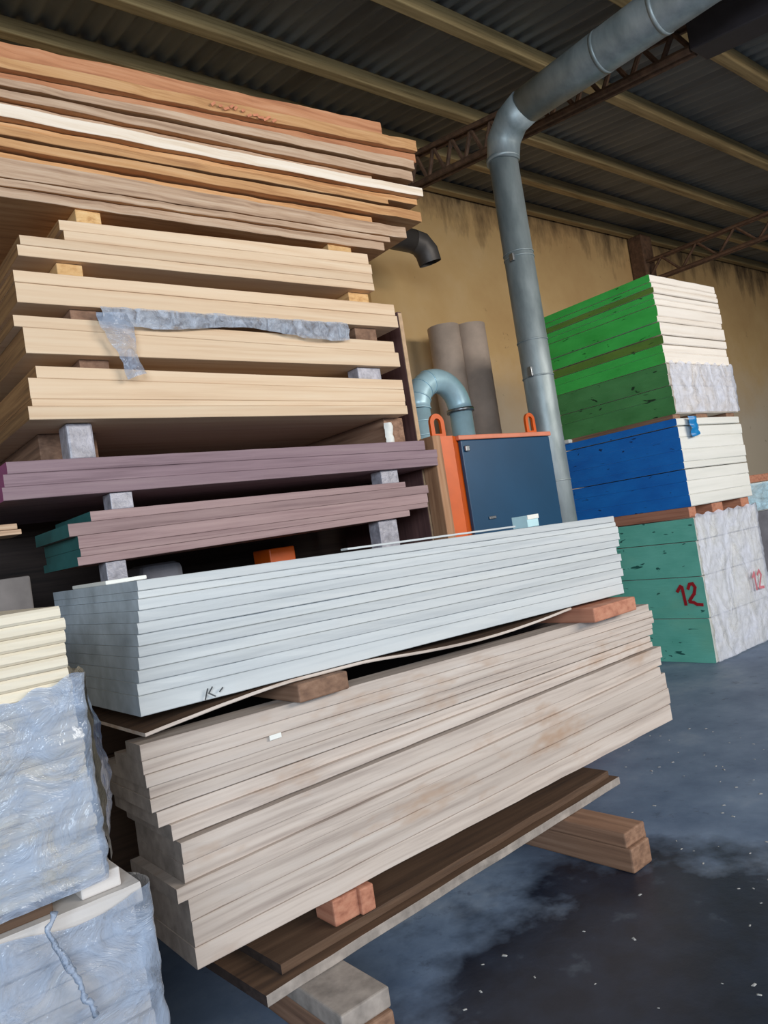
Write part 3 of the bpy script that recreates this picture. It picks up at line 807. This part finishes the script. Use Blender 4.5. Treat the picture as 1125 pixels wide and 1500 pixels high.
# pallets between the bundles
def pallet(z0, z1, lab, mat):
    e = empty('wooden_pallet', (XR + .6, YR + .05, z0), lab, 'pallet', 'pallets in the painted stack')
    h = z1 - z0
    for i, x in enumerate((XR + .01, XR + .42, XR + .98)):
        box('bearer', x, x + [.12, .2, .16][i], YR + .03, YR + 1.18, z0 + GAP, z1 - GAP, M[mat], 0.005, parent=e)
    return e
pallet(1.28, 1.375, 'brown wooden bearers between the blue and the teal bundle', 'spacer_red')
pallet(2.16, 2.202, 'thin worn bearers between the green and the blue bundle', 'spacer_dark')
# film on the front of the green and the teal bundle
fn, nr = wrap_fn(XR + .0, XR + 1.19, YR - 0.012, YR + 0.3, 2.21, lambda s: 2.66 + 0.015 * math.sin(s * 60))
o = film_grid('stretch_film', fn, 90, 30, M['film_white'], 0.018, nr, 21); tag(o, 'white crinkled film round the lower part of the green bundle', 'plastic film')
fn, nr = wrap_fn(XR - .004, XR + 1.185, YR - 0.014, YR + 0.3, 0.012, lambda s: 1.30 + 0.01 * math.sin(s * 50))
o = film_grid('stretch_film', fn, 90, 60, M['film_white'], 0.018, nr, 31); tag(o, 'milky film wrapped round the front of the teal bundle', 'plastic film')
ribbon('painted_mark', [[(0.0, .12), (.04, .16), (.045, .0)], [(.10, .13), (.14, .165), (.17, .12), (.10, .01), (.19, .0)]], lambda a, b, o_: Vector((7.0 + a, YR - 0.045 - o_, 0.51 + b)), 0.026, M['pinkred'], o)
bf = on_y(1005, 612, YR - .02)
o = film_grid('hanging_plastic_scrap', lambda s, t: Vector((bf.x + .13 * s + .02 * t, YR - .03 - .02 * math.sin(3 * s), 2.17 - .19 * t + .04 * s * (t - .5))), 10, 12, M['bluescrap'], 0.03, lambda s, t: Vector((0, -1, 0)), 8)
tag(o, 'small bright blue plastic scrap hanging between green and blue bundles', 'plastic scrap')
for (u, v, zz_) in ((823, 645, 2.165),):
    c = on_x(u, v, XR - .01)
    o = box('paper_scrap', XR - .04, XR + .02, 4.52, 4.61, 2.161, 2.20, M['paperw'], 0.01); tag(o, 'white scrap at the far lower corner of the green bundle', 'scrap')
# far pile at the right edge
o = box('grey_board_bundle', 7.75, 9.3, 3.75, 6.0, 0.0, 1.18, M['greyboard'], 0.01); tag(o, 'grey board bundle at the right edge beyond the painted stack', 'board bundle')
o = box('brown_plank', 7.85, 9.3, 3.72, 6.0, 1.50, 1.58, M['spacer_red'], 0.006); tag(o, 'brown plank on the blue wrapped bundle at the right edge', 'plank')
o = box('wrapped_bundle', 7.85, 9.3, 3.75, 6.0, 1.182, 1.498, M['creamB'], 0.01); tag(o, 'pale bundle under blue film at the right edge', 'board bundle')
fn, nr = wrap_fn(7.76, 9.0, 3.735, 4.0, 1.19, lambda s: 1.49)
o = film_grid('hanging_film', lambda s, t: Vector((7.8 + 1.4 * s, 3.71, 1.2 + .29 * t)), 40, 14, M['film_blue'], 0.03, lambda s, t: Vector((0, -1, 0)), 41); tag(o, 'pale blue film on the bundle at the right edge', 'plastic film')

# ================================================================== MACHINE
MY = 3.6
mc = empty('machine_cabinet', (4.15, MY + .3, 0), 'orange machine with a navy front panel behind the white stack', 'machine')
box('navy_panel', 3.705, 4.665, MY, MY + .03, 0.45, 2.09, M['navy'], 0.006, parent=mc)
box('cabinet_body', 3.71, 4.66, MY + .032, MY + .5, 0.05, 2.085, M['orange'], 0.01, parent=mc)
box('top_lip', 3.68, 4.68, MY - .012, MY + .5, 2.092, 2.125, M['salmon'], 0.006, parent=mc)
# left post: folded sheet, broad face and a chamfered edge
def prism(name, poly, z0, z1, mat, parent):
    n = len(poly); V = [Vector((x, y, z0)) for x, y in poly] + [Vector((x, y, z1)) for x, y in poly]
    F = [list(range(n)), list(range(n, 2 * n))] + [[i, (i + 1) % n, n + (i + 1) % n, n + i] for i in range(n)]
    o = mesh_obj(name, V, F, mat, None, loc=V[0]); return part(o, parent)
prism('side_post', [(3.45, MY - .02), (3.60, MY - .03), (3.70, MY + .03), (3.70, MY + .5), (3.45, MY + .5)], 0, 2.12, M['orange'], mc)
prism('side_post', [(4.67, MY + .0), (4.83, MY - .0), (4.86, MY + .06), (4.86, MY + .12), (4.67, MY + .12)], 0, 0.85, M['orange'], mc)
def lug(x, y, z0, w, h):
    N = 12; outer, inner = [], []
    for i in range(N + 1):
        a = math.pi * i / N
        outer.append((x + w / 2 * math.cos(a), z0 + h - w / 2 + w / 2 * math.sin(a)))
        inner.append((x + w * .24 * math.cos(a), z0 + h - w / 2 + w * .24 * math.sin(a)))
    outer = [(x + w / 2, z0)] + outer + [(x - w / 2, z0)]
    inner = [(x + w * .24, z0 + .03)] + inner + [(x - w * .24, z0 + .03)]
    V, F = [], []
    for yy in (y, y + .02):
        V += [Vector((a, yy, b)) for a, b in outer] + [Vector((a, yy, b)) for a, b in inner]
    n = len(outer); k2 = 2 * n
    for i in range(n):
        j = (i + 1) % n
        F += [[i, j, n + j, n + i], [k2 + i, k2 + j, k2 + n + j, k2 + n + i], [i, j, k2 + j, k2 + i], [n + i, n + j, k2 + n + j, k2 + n + i]]
    o = mesh_obj('lifting_lug', V, F, M['orange'], None, loc=(x, y, z0)); return part(o, mc)
lug(3.56, MY + .05, 2.12, 0.13, 0.17)
lug(4.60, MY + .1, 2.125, 0.11, 0.17)
box('latch', 3.725, 3.765, MY - .02, MY - .001, 2.01, 2.05, M['steel'], 0.005, parent=mc)
box('latch', 3.86, 3.93, MY - .012, MY - .001, 1.525, 1.545, M['steel'], 0.004, parent=mc)

# ================================================================== DUCTS AND TUBES
dx_, dy_, zh = 5.0, 3.87, 4.80
d = empty('dust_duct', (dx_, dy_, 0), 'large galvanised extraction duct rising from the floor and bending along the roof', 'duct')
r0 = 0.125
tube('vertical_pipe', [(dx_, dy_, 0), (dx_, dy_, 2.4), (dx_, dy_, zh - .33)], [0.13, 0.125, 0.12], M['galv'], d, 40)
R_ = 0.30
el = [Vector((dx_, dy_ - R_ + R_ * math.cos(a), zh - .33 + .0 + R_ * math.sin(a))) for a in [math.pi / 2 * i / 3 for i in range(4)]]
tube('elbow', el, [.135, .14, .14, .145], M['galv'], d, 40)
tube('horizontal_pipe', [(dx_, dy_ - R_, zh - .03), (dx_, 2.9, zh - .03), (dx_, 2.2, zh - .03), (dx_, 1.0, zh - .03)], [.14, .155, .165, .17], M['galv'], d, 40)
for z in (1.75, 2.62, 2.92, 3.62, 3.66):
    tube('seam_band', [(dx_, dy_, z), (dx_, dy_, z + .012)], .1295 if z < 3.0 else .127, M['galv'], d, 40)
tube('seam_band', [(dx_, dy_, zh - .345), (dx_, dy_, zh - .31)], .1385, M['galv'], d, 40)
for y in (2.85, 2.38):
    tube('seam_band', [(dx_, y, zh - .03), (dx_, y - .03, zh - .03)], .1575 if y > 2.5 else .167, M['galv'], d, 40)
box('clip', dx_ - .15, dx_ - .125, dy_ - .06, dy_ - .02, 3.58, 3.64, M['steel'], 0.004, parent=d)
box('clip', dx_ - .15, dx_ - .125, dy_ - .06, dy_ - .02, 2.62, 2.70, M['steel'], 0.004, parent=d)

ub = empty('return_bend_duct', (4.53, 4.6, 0), 'pale blue galvanised duct bend shaped like an upside-down U behind the machine', 'duct')
R2 = 0.25; zc_ = 2.53; xc_ = 4.54
tube('leg_pipe', [(xc_ - R2, 4.6, 0), (xc_ - R2, 4.6, zc_)], .10, M['galv_blue'], ub, 32)
tube('leg_pipe', [(xc_ + R2, 4.6, 0), (xc_ + R2, 4.6, zc_)], .10, M['galv_blue'], ub, 32)
arc = [Vector((xc_ - R2 * math.cos(a), 4.6, zc_ + R2 * math.sin(a))) for a in [math.pi * i / 16 for i in range(17)]]
tube('curved_pipe', arc, .105, M['galv_blue'], ub, 32)
for i in (0, 2, 4, 6):
    p = arc[i]; q = arc[i + 1]; dd = (q - p).normalized() * .01
    tube('seam_band', [p, p + dd], .111, M['galv_blue'], ub, 32)
for z in (2.16, 2.3, 2.42): tube('seam_band', [(xc_ - R2, 4.6, z), (xc_ - R2, 4.6, z + .01)], .105, M['galv_blue'], ub, 32)
tube('flange', [(xc_ + R2, 4.6, zc_ - .03), (xc_ + R2, 4.6, zc_ + .0)], .122, M['steel'], ub, 32)

def long_tube(x, y, r, h, lab):
    V, F = tube_geo([(x, y, 0), (x, y, h), (x, y, h), (x, y, h - .5)], [r, r, r * .9, r * .9], 32, False)
    o = mesh_obj('upright_tube', V, F, M['tube'], None, smooth=True, loc=(x, y, 0))
    return tag(o, lab, 'tube', 'grey-brown tubes against the wall')
long_tube(6.28, 6.1, 0.185, 3.84, 'left grey-brown upright tube against the ochre wall')
long_tube(6.71, 6.1, 0.2, 3.88, 'right thicker grey-brown upright tube against the ochre wall')

sd = empty('hanging_pipe_stub', (5.5, 5.7, 4.66), 'dark pipe end turning down by the wall behind the rough boards', 'pipe')
tube('pipe', [(3.4, 5.7, 4.66), (5.6, 5.7, 4.62)], .125, M['stub'], sd, 28)
tube('mouth', [(5.6, 5.7, 4.62), (5.72, 5.7, 4.60), (5.80, 5.7, 4.52), (5.83, 5.7, 4.40)], [.125, .13, .13, .125], M['stub'], sd, 28, cap=False)
tube('hanger_strap', [(4.6, 5.7, 4.76), (4.6, 5.7, 5.66)], .012, M['rust'], sd, 8)

# scattered chips and grit on the floor
V, F = [], []
for i in range(150):
    x, y = random.uniform(1.3, 4.5), random.uniform(1.1, 2.9)
    if 0.9 < x < 3.1 and y > 2.0: continue
    s = random.uniform(.004, .011); a = random.uniform(0, 3.14); k = len(V)
    for (p, q, zq) in ((-1, -.4, 0), (1, -.5, 0), (.8, .5, 0), (-.9, .4, 0), (-.5, -.2, .5), (.5, -.2, .5), (.4, .25, .5), (-.5, .2, .5)):
        V.append((x + s * (p * math.cos(a) - q * math.sin(a)), y + s * (p * math.sin(a) + q * math.cos(a)), .0005 + zq * s * .6))
    F += [[k, k + 1, k + 2, k + 3], [k + 4, k + 5, k + 6, k + 7]] + [[k + j, k + (j + 1) % 4, k + 4 + (j + 1) % 4, k + 4 + j] for j in range(4)]
o = mesh_obj('wood_chips', V, F, plain('pale_chips', srgb(170, 170, 168), 0.8), loc=(2.2, 1.8, 0)); o['kind'] = 'stuff'
tag(o, 'pale wood chips scattered over the stained floor', 'chips')

# ================================================================== LIGHT: daylight from the open side behind the camera, plus an added warm fill
w = bpy.data.worlds.new('world'); scene.world = w; w.use_nodes = True
bg = w.node_tree.nodes['Background']; bg.inputs['Color'].default_value = (0.55, 0.72, 1.0, 1); bg.inputs['Strength'].default_value = 0.10
def area(name, loc, target, sx, sy, power, color):
    l = bpy.data.lights.new(name, 'AREA'); l.shape = 'RECTANGLE'; l.size = sx; l.size_y = sy; l.energy = power; l.color = color
    o = bpy.data.objects.new(name, l); COL.objects.link(o); o.location = loc
    o.rotation_euler = (Vector(target) - Vector(loc)).to_track_quat('-Z', 'Y').to_euler()
    return o
area('doorway_daylight', (-3.0, -4.6, 3.1), (3.5, 3.2, 1.6), 5, 2.2, 560, (0.78, 0.89, 1.0))
area('warm_fill_light', (7.0, -5.5, 4.0), (6.5, 5.5, 3.0), 8, 1.6, 740, (1.0, 0.93, 0.84))  # added warm fill lifting the back wall and right stack, not a real window

scene.view_settings.view_transform = 'Standard'
scene.view_settings.look = 'None'
scene.view_settings.gamma = 1
scene.view_settings.exposure = 0.0
